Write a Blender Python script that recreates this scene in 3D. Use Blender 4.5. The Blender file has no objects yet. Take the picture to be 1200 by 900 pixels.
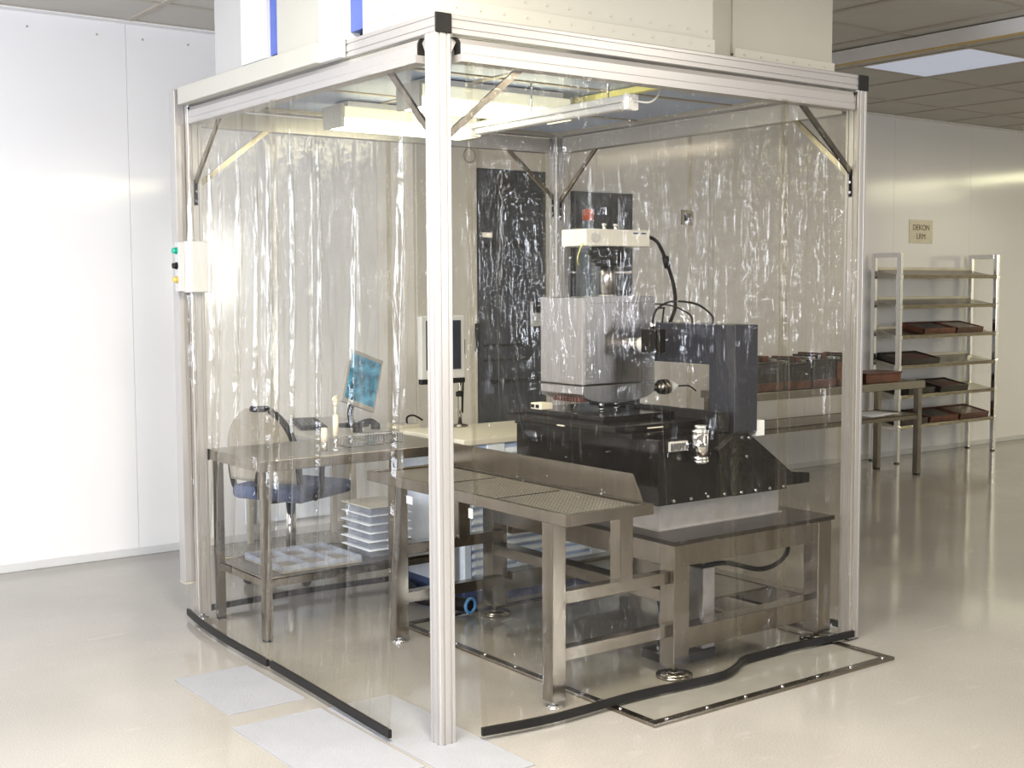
import bpy, bmesh, math, random
from mathutils import Vector, Matrix, noise
random.seed(7)
scene = bpy.context.scene
C = scene.collection
PI = math.pi

# ------------------------------------------------------------------ camera
F_PX, YAW, PIT, ROL = 1486.76, 0.6381, -0.07637, -0.00414
CAM = Vector((-2.3657, -3.6150, 1.6))
fw = Vector((math.sin(YAW)*math.cos(PIT), math.cos(YAW)*math.cos(PIT), math.sin(PIT)))
rt = Vector((math.cos(YAW), -math.sin(YAW), 0)); up = rt.cross(fw)
r2 = rt*math.cos(ROL) + up*math.sin(ROL); u2 = up*math.cos(ROL) - rt*math.sin(ROL)
cd = bpy.data.cameras.new('camera'); cam = bpy.data.objects.new('camera', cd); C.objects.link(cam)
m = Matrix((r2, u2, -fw)).transposed().to_4x4(); m.translation = CAM
cam.matrix_world = m
cd.sensor_width = 36; cd.lens = F_PX/1200*36; cd.clip_start = .05
scene.camera = cam

# ------------------------------------------------------------------ world, lights, exposure
w = bpy.data.worlds.new('world'); scene.world = w; w.use_nodes = True
w.node_tree.nodes['Background'].inputs[0].default_value = (1.0, .97, .92, 1)
w.node_tree.nodes['Background'].inputs[1].default_value = .17
vs = scene.view_settings
vs.view_transform = 'Standard'; vs.look = 'None'; vs.gamma = 1; vs.use_curve_mapping = False
vs.exposure = 0.85

def area(name, loc, target, sx, sy, power, col):
    l = bpy.data.lights.new(name, 'AREA'); l.shape = 'RECTANGLE'; l.size = sx; l.size_y = sy
    l.energy = power; l.color = col
    o = bpy.data.objects.new(name, l); C.objects.link(o); o.location = loc
    o.rotation_euler = (Vector(target)-Vector(loc)).to_track_quat('-Z', 'Y').to_euler()
    return o
# fluorescent rows on the room ceiling behind and above the camera, and at the far right end; plus one added fill
WARM = (1, .93, .80)
area('ceiling_or_fill_row', (-.9, -1.9, 3.1), (-.9, -1.9, 0), .3, 3.0, 190, WARM)
area('ceiling_or_fill_row', (2.4, -2.6, 3.1), (2.4, -2.6, 0), .3, 3.0, 50, WARM)
area('ceiling_or_fill_row', (7.6, .4, 3.1), (7.6, .4, 0), .2, 2.4, 34, (1, .87, .66))  # unseen fill, added to lighten the right wall
area('ceiling_or_fill_row', (14, -.85, 3.1), (14, -.85, 0), .14, 1.5, 40, (1, .93, .62))
area('ceiling_or_fill_row', (14, 1.15, 3.1), (14, 1.15, 0), .14, 2.1, 60, (1, .95, .60))
area('ceiling_or_fill_row', (16.3, -2.4, 3.1), (16.3, -2.4, 0), .14, 1.9, 40, (1, .93, .62))
# daylight from the window side, to the left of the camera, and from a small window behind it
area('window_daylight', (-5.5, -1.2, 1.95), (0, 2.2, 1.7), 3.4, 2.2, 310, (.84, .89, 1.0))
area('window_daylight', (5.4, -6.8, 1.9), (2.5, 0, 1.3), 0.6, 1.1, 62, (.84, .90, 1.0))

# ------------------------------------------------------------------ materials
MATS = {}
def nodes(name):
    m = bpy.data.materials.new(name); m.use_nodes = True
    return m, m.node_tree, m.node_tree.nodes['Principled BSDF']
def rgba(c): return (c[0], c[1], c[2], 1)
def mat(name, col, rough=.5, metal=0.0, var=.06, scale=8, stretch=(1,1,1), bump=0.0, bscale=None, coat=0, emit=None, alpha=1, spec=None):
    m, nt, b = nodes(name)
    tc = nt.nodes.new('ShaderNodeTexCoord'); mp = nt.nodes.new('ShaderNodeMapping')
    mp.inputs['Scale'].default_value = stretch
    nz = nt.nodes.new('ShaderNodeTexNoise'); nz.inputs['Scale'].default_value = scale; nz.inputs['Detail'].default_value = 4
    nt.links.new(tc.outputs['Object'], mp.inputs[0]); nt.links.new(mp.outputs[0], nz.inputs['Vector'])
    rp = nt.nodes.new('ShaderNodeValToRGB')
    rp.color_ramp.elements[0].position = .3; rp.color_ramp.elements[1].position = .7
    rp.color_ramp.elements[0].color = rgba([max(0, x*(1-var)) for x in col]); rp.color_ramp.elements[1].color = rgba([min(1, x*(1+var)) for x in col])
    nt.links.new(nz.outputs['Fac'], rp.inputs[0]); nt.links.new(rp.outputs[0], b.inputs['Base Color'])
    b.inputs['Roughness'].default_value = rough; b.inputs['Metallic'].default_value = metal
    b.inputs['Coat Weight'].default_value = coat
    if spec is not None: b.inputs['Specular IOR Level'].default_value = spec
    if bump:
        bp = nt.nodes.new('ShaderNodeBump'); bp.inputs['Strength'].default_value = bump; bp.inputs['Distance'].default_value = .01
        n2 = nt.nodes.new('ShaderNodeTexNoise'); n2.inputs['Scale'].default_value = bscale or scale*3
        nt.links.new(mp.outputs[0], n2.inputs['Vector']); nt.links.new(n2.outputs['Fac'], bp.inputs['Height']); nt.links.new(bp.outputs[0], b.inputs['Normal'])
    if emit:
        b.inputs['Emission Color'].default_value = rgba(emit[:3]); b.inputs['Emission Strength'].default_value = emit[3]
    if alpha < 1: b.inputs['Alpha'].default_value = alpha
    MATS[name] = m
    return m
M = MATS
mat('aluminium', (.425,.405,.39), .34, .45, .03, 3, (1,1,.1))
mat('cream_paint', (.43,.415,.36), .45, 0, .02, 3)
mat('white_paint', (.60,.595,.59), .4, 0, .02, 3)
mat('flat_grey', (.40,.39,.375), .5, 0, .03, 3)
mat('warm_grey', (.37,.35,.295), .5, 0, .03, 3)
mat('steel', (.27,.24,.20), .22, 1, .12, 30, (1,1,.15), .04, 90)
mat('steel_top', (.33,.305,.265), .33, 1, .10, 60, (1,.2,1), .03, 120)
mat('chrome', (.75,.75,.76), .1, 1, .03)
mat('brushed', (.40,.385,.385), .28, 1.0, .16, 14, (9,9,.5), .06, 40)
mat('riser_alu', (.46,.445,.45), .45, .7, .08, 20)
mat('black_gloss', (.008,.006,.005), .12, 0, .3, 6, bump=.02, bscale=5, spec=.35)
mat('black_matte', (.012,.011,.010), .6, 0, .3, spec=.25)
mat('granite', (.018,.019,.028), .38, 0, .35, 60)
mat('rubber', (.010,.009,.009), .5, 0, .2, spec=.25)
mat('dark_plate', (.018,.014,.011), .3, 0, .2, 5, spec=.2)
mat('perf', (.58,.54,.48), .35, 1, .1)
mat('perf_dark', (.02,.018,.015), .5, 0, .2)
mat('blue_film', (.07,.11,.38), .4, 0, .1)
mat('dark_glass', (.045,.05,.058), .12, 0, .35, 4)
mat('cabinet_paint', (.66,.62,.54), .5, 0, .05, 4)
mat('bench_white', (.62,.58,.48), .4, 0, .05, 5)
mat('daylit_blue', (.48,.60,.86), .5, 0, .2, 25, (1,1,4))  # blue of the daylight put into the louvre colour
mat('box_pale', (.80,.86,.96), .5, 0, .08, 12)  # brightened and tinted blue to carry daylight on the cabinet
mat('screen_dark', (.03,.033,.045), .15, 0, .2)
mat('bezel', (.48,.47,.45), .4, 0, .03)
mat('key', (.055,.055,.06), .5, 0, .2)
mat('fabric_cream', (.40,.375,.33), .9, 0, .08, 60)
mat('fabric_blue', (.09,.12,.24), .9, 0, .15, 60)
mat('offwhite_plastic', (.66,.64,.58), .4, 0, .03)
mat('cream_plastic', (.74,.69,.55), .4, 0, .05)
mat('clear_plastic', (.42,.47,.58), .1, 0, .15, alpha=.4)
mat('tray_brown', (.075,.026,.018), .4, 0, .5, 9)
mat('tray_red', (.10,.032,.016), .45, 0, .5, 12)
mat('tray_dark', (.022,.018,.016), .4, 0, .4, 9)
mat('tray_insert', (.24,.22,.19), .4, 0, .3, 14)
mat('orange', (.85,.13,.02), .5, 0, .1)
mat('paper', (.85,.88,.93), .6, 0, .03)
mat('blue_hose', (.12,.32,.62), .35, 0, .1)
mat('cylinder_blue', (.22,.27,.33), .3, .2, .1)
mat('green', (.0,.30,.20), .3, 0, .1)
mat('yellow_knob', (.55,.40,.10), .4, 0, .1)
mat('mat_blue', (.29,.295,.32), .45, 0, .04, 6, bump=.3, bscale=160)
mat('filter_grille', (.42,.49,.66), .5, 0, .06, 3, bump=.25, bscale=220)
mat('tbar', (.40,.36,.30), .5, 0, .05)
mat('tbar_white', (.80,.79,.80), .45, 0, .02)
mat('tan_strip', (.55,.40,.16), .5, 0, .05)
mat('ceiling_tile', (.50,.485,.455), .7, 0, .04, 3, bump=.15, bscale=120)
mat('troffer', (.62,.66,.80), .5, 0, .02, emit=(.75,.82,1.0,.18))
mat('lamp_glow', (.95,.95,.78), .5, 0, .01, emit=(1.0,.96,.66,9.0))
mat('lamp_diffuser', (.80,.80,.66), .35, 0, .02, emit=(1.0,.97,.72,.2))
mat('sign_film', (.60,.54,.40), .2, 0, .06, 30)
mat('ink', (.10,.075,.03), .6, 0, .1)
mat('yellow_wire', (.75,.70,.25), .5, 0, .1)

# wall: glossy white wall panels
m, nt, b = nodes('wall_panel'); MATS['wall_panel'] = m
nz = nt.nodes.new('ShaderNodeTexNoise'); nz.inputs['Scale'].default_value = .8; nz.inputs['Detail'].default_value = 3
tc = nt.nodes.new('ShaderNodeTexCoord'); nt.links.new(tc.outputs['Object'], nz.inputs['Vector'])
rp = nt.nodes.new('ShaderNodeValToRGB'); rp.color_ramp.elements[0].color = (.77,.755,.75,1); rp.color_ramp.elements[1].color = (.81,.80,.80,1)
nt.links.new(nz.outputs['Fac'], rp.inputs[0]); nt.links.new(rp.outputs[0], b.inputs['Base Color'])
b.inputs['Roughness'].default_value = .12
n2 = nt.nodes.new('ShaderNodeTexNoise'); n2.inputs['Scale'].default_value = 2.5
bp = nt.nodes.new('ShaderNodeBump'); bp.inputs['Strength'].default_value = .03; bp.inputs['Distance'].default_value = .03
nt.links.new(tc.outputs['Object'], n2.inputs['Vector']); nt.links.new(n2.outputs['Fac'], bp.inputs['Height']); nt.links.new(bp.outputs[0], b.inputs['Normal'])

# floor: grey-beige glossy epoxy with scuffs
m, nt, b = nodes('floor_epoxy'); MATS['floor_epoxy'] = m
tc = nt.nodes.new('ShaderNodeTexCoord')
nz = nt.nodes.new('ShaderNodeTexNoise'); nz.inputs['Scale'].default_value = 1.1; nz.inputs['Detail'].default_value = 5
sp = nt.nodes.new('ShaderNodeTexNoise'); sp.inputs['Scale'].default_value = 170; sp.inputs['Detail'].default_value = 2
mp = nt.nodes.new('ShaderNodeMapping'); mp.inputs['Scale'].default_value = (1.5, 5, 1); mp.inputs['Rotation'].default_value = (0, 0, .5)
sc = nt.nodes.new('ShaderNodeTexNoise'); sc.inputs['Scale'].default_value = 2.2; sc.inputs['Detail'].default_value = 8; sc.inputs['Roughness'].default_value = .7
nt.links.new(tc.outputs['Object'], mp.inputs[0])
for a in (nz, sp): nt.links.new(tc.outputs['Object'], a.inputs['Vector'])
nt.links.new(mp.outputs[0], sc.inputs['Vector'])
rp = nt.nodes.new('ShaderNodeValToRGB'); rp.color_ramp.elements[0].color = (.285,.268,.243,1); rp.color_ramp.elements[1].color = (.335,.316,.288,1)
rp.color_ramp.elements[0].position = .35; rp.color_ramp.elements[1].position = .65
nt.links.new(nz.outputs['Fac'], rp.inputs[0])
r3 = nt.nodes.new('ShaderNodeValToRGB'); r3.color_ramp.elements[0].color = (.86,.86,.86,1); r3.color_ramp.elements[1].color = (1.08,1.08,1.08,1)
r3.color_ramp.elements[0].position = .35; r3.color_ramp.elements[1].position = .65
nt.links.new(sp.outputs['Fac'], r3.inputs[0])
mx = nt.nodes.new('ShaderNodeMixRGB'); mx.blend_type = 'MULTIPLY'; mx.inputs[0].default_value = 1
nt.links.new(rp.outputs[0], mx.inputs[1]); nt.links.new(r3.outputs[0], mx.inputs[2])
r4 = nt.nodes.new('ShaderNodeValToRGB'); r4.color_ramp.elements[0].position = .60; r4.color_ramp.elements[1].position = .78
r4.color_ramp.elements[0].color = (0,0,0,1); r4.color_ramp.elements[1].color = (.5,.5,.5,1)
nt.links.new(sc.outputs['Fac'], r4.inputs[0])
m2 = nt.nodes.new('ShaderNodeMixRGB'); m2.inputs[2].default_value = (.45,.435,.41,1)
nt.links.new(r4.outputs[0], m2.inputs[0]); nt.links.new(mx.outputs[0], m2.inputs[1]); nt.links.new(m2.outputs[0], b.inputs['Base Color'])
b.inputs['Roughness'].default_value = .11

# floor plate: polished dull steel
m = mat('floor_plate', (.27,.255,.22), .10, .2, .08, 4)

# clear PVC sheet
m = bpy.data.materials.new('clear_pvc'); m.use_nodes = True; MATS['clear_pvc'] = m; nt = m.node_tree
for n in list(nt.nodes): nt.nodes.remove(n)
out = nt.nodes.new('ShaderNodeOutputMaterial'); tr = nt.nodes.new('ShaderNodeBsdfTransparent'); tr.inputs[0].default_value = (.915,.90,.86,1)
gl = nt.nodes.new('ShaderNodeBsdfGlossy'); gl.inputs['Roughness'].default_value = .03; gl.inputs[0].default_value = (1,1,1,1)
df = nt.nodes.new('ShaderNodeBsdfDiffuse'); df.inputs[0].default_value = (.85,.84,.82,1)
tc = nt.nodes.new('ShaderNodeTexCoord')
mp = nt.nodes.new('ShaderNodeMapping'); mp.inputs['Scale'].default_value = (9, 9, 1.6)
n1 = nt.nodes.new('ShaderNodeTexNoise'); n1.inputs['Scale'].default_value = 1.3; n1.inputs['Detail'].default_value = 3; n1.inputs['Distortion'].default_value = .6
n2 = nt.nodes.new('ShaderNodeTexNoise'); n2.inputs['Scale'].default_value = 9; n2.inputs['Detail'].default_value = 5
nt.links.new(tc.outputs['Object'], mp.inputs[0]); nt.links.new(mp.outputs[0], n1.inputs['Vector']); nt.links.new(tc.outputs['Object'], n2.inputs['Vector'])
n3 = nt.nodes.new('ShaderNodeTexNoise'); n3.noise_type = 'RIDGED_MULTIFRACTAL'; n3.inputs['Scale'].default_value = 5; n3.inputs['Detail'].default_value = 2; n3.inputs['Distortion'].default_value = .8
mp3 = nt.nodes.new('ShaderNodeMapping'); mp3.inputs['Scale'].default_value = (1.6, 1.6, .8); nt.links.new(tc.outputs['Object'], mp3.inputs[0]); nt.links.new(mp3.outputs[0], n3.inputs['Vector'])
b1 = nt.nodes.new('ShaderNodeBump'); b1.inputs['Strength'].default_value = 1.0; b1.inputs['Distance'].default_value = .03
b2 = nt.nodes.new('ShaderNodeBump'); b2.inputs['Strength'].default_value = .6; b2.inputs['Distance'].default_value = .016
b3 = nt.nodes.new('ShaderNodeBump'); b3.inputs['Strength'].default_value = .5; b3.inputs['Distance'].default_value = .0115
nt.links.new(n1.outputs['Fac'], b1.inputs['Height']); nt.links.new(n2.outputs['Fac'], b2.inputs['Height']); nt.links.new(n3.outputs['Fac'], b3.inputs['Height'])
nt.links.new(b1.outputs[0], b3.inputs['Normal']); nt.links.new(b3.outputs[0], b2.inputs['Normal'])
nt.links.new(b2.outputs[0], gl.inputs['Normal'])
lw = nt.nodes.new('ShaderNodeLayerWeight'); lw.inputs['Blend'].default_value = .5
pw = nt.nodes.new('ShaderNodeMath'); pw.operation = 'POWER'; pw.inputs[1].default_value = 4; nt.links.new(lw.outputs['Facing'], pw.inputs[0])
fr = nt.nodes.new('ShaderNodeMath'); fr.operation = 'MULTIPLY_ADD'; fr.inputs[1].default_value = .5; fr.inputs[2].default_value = .03; nt.links.new(pw.outputs[0], fr.inputs[0])
mxa = nt.nodes.new('ShaderNodeMixShader'); mxa.inputs[0].default_value = .003
nt.links.new(tr.outputs[0], mxa.inputs[1]); nt.links.new(df.outputs[0], mxa.inputs[2])
mxb = nt.nodes.new('ShaderNodeMixShader'); nt.links.new(fr.outputs[0], mxb.inputs[0]); nt.links.new(mxa.outputs[0], mxb.inputs[1]); nt.links.new(gl.outputs[0], mxb.inputs[2])
nt.links.new(mxb.outputs[0], out.inputs[0])

# desktop screen picture
m, nt, b = nodes('screen_blue'); MATS['screen_blue'] = m
tc = nt.nodes.new('ShaderNodeTexCoord'); nz = nt.nodes.new('ShaderNodeTexNoise'); nz.inputs['Scale'].default_value = 16; nz.inputs['Detail'].default_value = 3
nt.links.new(tc.outputs['Object'], nz.inputs['Vector'])
rp = nt.nodes.new('ShaderNodeValToRGB'); rp.color_ramp.elements[0].color = (.01,.07,.13,1); rp.color_ramp.elements[1].color = (.07,.30,.48,1)
rp.color_ramp.elements[0].position = .35; rp.color_ramp.elements[1].position = .65
nt.links.new(nz.outputs['Fac'], rp.inputs[0]); nt.links.new(rp.outputs[0], b.inputs['Base Color']); nt.links.new(rp.outputs[0], b.inputs['Emission Color'])
b.inputs['Emission Strength'].default_value = .35; b.inputs['Roughness'].default_value = .3

# ------------------------------------------------------------------ helpers
class MB:
    def __init__(s): s.bm = bmesh.new()
    def box(s, x0, y0, z0, x1, y1, z1, mtx=None):
        vs = [s.bm.verts.new((x, y, z)) for x in (x0, x1) for y in (y0, y1) for z in (z0, z1)]
        for f in ((0,1,3,2),(4,6,7,5),(0,4,5,1),(2,3,7,6),(0,2,6,4),(1,5,7,3)): s.bm.faces.new([vs[i] for i in f])
        if mtx:
            for v in vs: v.co = mtx @ v.co
        return s
    def prism(s, poly, axis, a, b):
        """poly: 2D points; axis 'x': (y,z), 'y': (x,z), 'z': (x,y); extruded from a to b"""
        def P(q, t):
            return {'x': (t, q[0], q[1]), 'y': (q[0], t, q[1]), 'z': (q[0], q[1], t)}[axis]
        A = [s.bm.verts.new(P(q, a)) for q in poly]; B = [s.bm.verts.new(P(q, b)) for q in poly]
        n = len(poly)
        s.bm.faces.new(A); s.bm.faces.new(B[::-1])
        for i in range(n): s.bm.faces.new((A[i], B[i], B[(i+1) % n], A[(i+1) % n]))
        return s
    def cyl(s, p0, p1, r0, r1=None, n=20):
        r1 = r0 if r1 is None else r1
        p0 = Vector(p0); p1 = Vector(p1); d = (p1-p0).normalized()
        u = d.orthogonal().normalized(); v = d.cross(u)
        A = []; B = []
        for i in range(n):
            a = 2*PI*i/n; o = u*math.cos(a) + v*math.sin(a)
            A.append(s.bm.verts.new(p0+o*r0)); B.append(s.bm.verts.new(p1+o*r1))
        s.bm.faces.new(A[::-1]); s.bm.faces.new(B)
        for i in range(n):
            f = s.bm.faces.new((A[i], A[(i+1) % n], B[(i+1) % n], B[i])); f.smooth = True
        return s
    def lathe(s, c, axis, prof, n=24):
        """prof: (t along axis, radius)"""
        for (t0, ra), (t1, rb) in zip(prof, prof[1:]):
            d = Vector(axis).normalized(); s.cyl(Vector(c)+d*t0, Vector(c)+d*t1, max(ra, 1e-4), max(rb, 1e-4), n)
        return s
    def tube(s, pts, r, n=8, sub=6):
        P = [Vector(p) for p in pts]
        if sub > 1 and len(P) > 2:
            Q = []
            for i in range(len(P)-1):
                a = P[max(i-1, 0)]; b_ = P[i]; c = P[i+1]; d = P[min(i+2, len(P)-1)]
                for k in range(sub):
                    t = k/sub
                    Q.append(.5*((2*b_)+(c-a)*t+(2*a-5*b_+4*c-d)*t*t+(3*b_-a-3*c+d)*t**3))
            Q.append(P[-1]); P = Q
        rings = []; u = None
        for i, p in enumerate(P):
            d = (P[min(i+1, len(P)-1)]-P[max(i-1, 0)]).normalized()
            u = d.orthogonal().normalized() if u is None else (u-d*u.dot(d)).normalized()
            v = d.cross(u)
            rings.append([s.bm.verts.new(p+(u*math.cos(2*PI*k/n)+v*math.sin(2*PI*k/n))*r) for k in range(n)])
        for a, b_ in zip(rings, rings[1:]):
            for k in range(n):
                f = s.bm.faces.new((a[k], a[(k+1) % n], b_[(k+1) % n], b_[k])); f.smooth = True
        s.bm.faces.new(rings[0][::-1]); s.bm.faces.new(rings[-1])
        return s
    def torus(s, c, axis, R, r, n=24, k=8):
        d = Vector(axis).normalized(); u = d.orthogonal().normalized(); v = d.cross(u); c = Vector(c)
        rings = []
        for i in range(n):
            a = 2*PI*i/n; o = u*math.cos(a)+v*math.sin(a)
            rings.append([s.bm.verts.new(c+o*(R+r*math.cos(2*PI*j/k))+d*r*math.sin(2*PI*j/k)) for j in range(k)])
        for i in range(n):
            for j in range(k):
                f = s.bm.faces.new((rings[i][j], rings[(i+1) % n][j], rings[(i+1) % n][(j+1) % k], rings[i][(j+1) % k])); f.smooth = True
        return s
    def grid(s, nu, nv, fn):
        V = [[s.bm.verts.new(fn(i/nu, j/nv)) for j in range(nv+1)] for i in range(nu+1)]
        for i in range(nu):
            for j in range(nv):
                f = s.bm.faces.new((V[i][j], V[i+1][j], V[i+1][j+1], V[i][j+1])); f.smooth = True
        return s
    def build(s, name, mt, parent=None, bevel=0.0, local=False):
        off = Vector((0, 0, 0))
        if parent and not local:
            q = parent
            while q: off += q.location; q = q.parent
        if off.length > 0: bmesh.ops.translate(s.bm, verts=s.bm.verts, vec=-off)
        bmesh.ops.recalc_face_normals(s.bm, faces=s.bm.faces)
        me = bpy.data.meshes.new(name); s.bm.to_mesh(me); s.bm.free()
        me.materials.append(M[mt])
        o = bpy.data.objects.new(name, me); C.objects.link(o); o.parent = parent
        if bevel:
            bv = o.modifiers.new('bevel', 'BEVEL'); bv.width = bevel; bv.segments = 2; bv.limit_method = 'ANGLE'; bv.angle_limit = .8
        return o
def B(*a): return MB().box(*a)
def bx(name, mt, parent, x0, y0, z0, x1, y1, z1, bevel=0.0, local=False):
    return MB().box(x0, y0, z0, x1, y1, z1).build(name, mt, parent, bevel, local)
def thing(name, label, cat, loc=(0, 0, 0), rz=0, group=None):
    o = bpy.data.objects.new(name, None); C.objects.link(o); o.empty_display_size = .1
    o.location = loc; o.rotation_euler = (0, 0, rz); o['label'] = label; o['category'] = cat
    if group: o['group'] = group
    return o
def tag(o, label, cat, group=None):
    o['label'] = label; o['category'] = cat
    if group: o['group'] = group
    return o
def origin(o, p):
    """move a top-level mesh's origin to p"""
    p = Vector(p); o.data.transform(Matrix.Translation(-p)); o.location = p
    return o
def struct(o): o['kind'] = 'structure'; return o
def text_part(name, body, size, mtx, mt, parent):
    cu = bpy.data.curves.new(name, 'FONT'); cu.body = body; cu.size = size; cu.align_x = 'CENTER'; cu.extrude = .0006
    t = bpy.data.objects.new(name+'_tmp', cu); C.objects.link(t)
    bpy.context.view_layer.update()
    me = bpy.data.meshes.new_from_object(t.evaluated_get(bpy.context.evaluated_depsgraph_get()))
    bpy.data.objects.remove(t)
    me.transform(mtx); me.materials.clear(); me.materials.append(M[mt])
    o = bpy.data.objects.new(name, me); C.objects.link(o); o.parent = parent
    return o

LX, LY, H, W, CH, S = 2.27, 2.18, 2.517, 3.774, 3.149, .065

# ------------------------------------------------------------------ setting
struct(bx('floor', 'floor_epoxy', None, -7, -7, -.1, 17.0, W+.1, 0))
wall = struct(bx('wall_back', 'tbar_white', None, -7, W+.012, 0, 17.0, W+.15, CH+.05))
xs = [.318+1.2*k for k in range(-6, 15)]
for a, b_ in zip(xs, xs[1:]):
    bx('wall_panel', 'wall_panel', wall, max(a+.001, -6.99), W, 0.0, min(b_-.001, 16.99), W+.012, CH, .001)
for x in (-.24, .15, .42, .70, 1.2, 1.9):
    MB().cyl((x, W-.002, CH-.09), (x, W+.001, CH-.09), .007, n=8).build('screw', 'tbar', wall)
struct(bx('wall_right', 'wall_panel', None, 17.0, -7, 0, 17.15, W+.15, CH+.05))
struct(bx('baseboard_back', 'white_paint', None, -7, W-.012, 0, 17.0, W, .05, .004))
struct(bx('trim_1', 'tbar_white', None, -7, W-.07, CH-.012, 17.0, W, CH, .002))
ceil = struct(bx('ceiling', 'flat_grey', None, -7, -7, CH+.012, 17.0, W+.15, CH+.1))
gx = [.32+.79*k for k in range(-9, 22)]; gy = [3.70, 3.17, 2.27, 1.37, .47, -.43, -1.33, -2.23, -3.13, -4.03, -4.93, -5.83, -6.73]
for i in range(len(gx)-1):
    for j in range(len(gy)-1):
        lit = (i == 15 and j == 2)
        bx('ceiling_tile', 'troffer' if lit else 'ceiling_tile', ceil, gx[i]+.02, gy[j+1]+.02, CH, gx[i+1]-.02, gy[j]-.02, CH+.012)
for x in gx: bx('grid_bar', 'tbar', ceil, x-.022, -7, CH-.006, x+.022, W-.07, CH+.012)
for y in gy[:-1]: bx('grid_bar', 'tbar', ceil, -7, y-.018, CH-.004, 17.0, y+.018, CH+.012)
tk = thing('cable_trunking', 'long white overhead trunking with tan underside fixed along the ceiling', 'trunking', (4.44, 0, 3.05))
bx('body', 'tbar_white', tk, 4.44, -6.5, 3.056, 4.50, W-.02, CH-.008, .003)
bx('underside_strip', 'tan_strip', tk, 4.443, -6.5, 3.05, 4.497, W-.02, 3.056)

# ------------------------------------------------------------------ enclosure frame
fr = thing('booth_frame', 'cream aluminium profile frame of the clear curtained booth, four posts and braces', 'frame', (0, 0, 0))
def prof(cx, cy, s):
    h = s/2; g = .004; dp = .004; c = .003
    side = [(-h+c, -h), (-h*.45-g, -h), (-h*.45-g*.6, -h+dp), (-h*.45+g*.6, -h+dp), (-h*.45+g, -h),
            (h*.45-g, -h), (h*.45-g*.6, -h+dp), (h*.45+g*.6, -h+dp), (h*.45+g, -h), (h-c, -h)]
    P = []
    for k in range(4):
        a = k*PI/2
        for x, y in side: P.append((cx+x*math.cos(a)-y*math.sin(a), cy+x*math.sin(a)+y*math.cos(a)))
    return P
h = S/2
for cx, cy, z0 in ((h, h, .004), (LX-h, h, .004), (h, LY-h, .035), (LX-h, LY-h, .03)):
    po = MB().prism(prof(cx, cy, S), 'z', z0, H-S).build('post', 'aluminium', fr)
    if z0 > .01:
        MB().lathe((cx, cy, 0), (0, 0, 1), [(0, .03), (.008, .03), (.014, .012), (z0, .012)]).build('levelling_foot', 'chrome', po)
    else:
        bx('foot_pad', 'rubber', po, cx-h, cy-h, 0, cx+h, cy+h, .004)
zt = H-h
for x in (h, LX-h):
    bm_ = MB().prism(prof(x, zt, S), 'y', 0, LY).build('top_beam', 'aluminium', fr)
    bx('end_cap', 'black_matte', bm_, x-h-.001, -.006, H-S-.001, x+h+.001, 0, H+.001, .003)
for y in (h, LY-h):
    MB().prism(prof(y, zt, S), 'x', S, LX-S).build('top_beam', 'aluminium', fr)
# curtain rails: hollow cassettes below the beams, with black end pieces
def rail(axis, fix, a, b_, sgn):
    z1, z0 = H-S-.012, 2.362
    pr = [(0, z1), (.012*sgn, z1), (.02*sgn, z1-.018), (.02*sgn, z0+.03), (.026*sgn, z0+.026), (.026*sgn, z0), (-.036*sgn, z0), (-.036*sgn, z1)]
    pr = [(fix+p[0], p[1]) for p in pr]
    r = MB().prism(pr, axis, a, b_).build('curtain_rail', 'aluminium', fr)
    for e, d in ((a, -1), (b_, 1)):
        def q(t, o, z): return (t, fix+o*sgn, z) if axis == 'x' else (fix+o*sgn, t, z)
        mb = MB(); n = 6
        for k in range(n):
            t0 = k/n*PI/2; t1 = (k+1)/n*PI/2
            for (aa, bb) in ((t0, t1),):
                pts = []
                for th in (aa, bb):
                    pts.append((e+d*.03*(1-math.sin(th)), z1-.052*(1-math.cos(th))))
                (ta, za), (tb, zb) = pts
                V = [mb.bm.verts.new(q(t, o, z)) for o in (-.02, .018) for t, z in ((ta, za), (tb, zb), (tb-d*.008, zb+.002), (ta-d*.008, za+.002))]
                for f in ((0,1,2,3),(4,7,6,5),(0,4,5,1),(1,5,6,2),(2,6,7,3),(3,7,4,0)): mb.bm.faces.new([V[i] for i in f])
        mb.build('end_piece', 'black_matte', r)
        # small bright gusset between rail and post
        g = [(e+d*.002, z1), (e+d*.03, z1), (e+d*.03, z1-.05)]
        MB().prism([(p[0], p[1]) for p in g], 'y' if axis == 'x' else 'x', fix-.004, fix+.004).build('gusset', 'aluminium', r)
    return r
rail('x', .012, .1, LX-.1, -1); rail('y', .012, .1, LY-.1, -1)
rail('x', LY-.012, .1, LX-.1, 1); rail('y', LX-.012, .1, LY-.1, 1)
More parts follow.
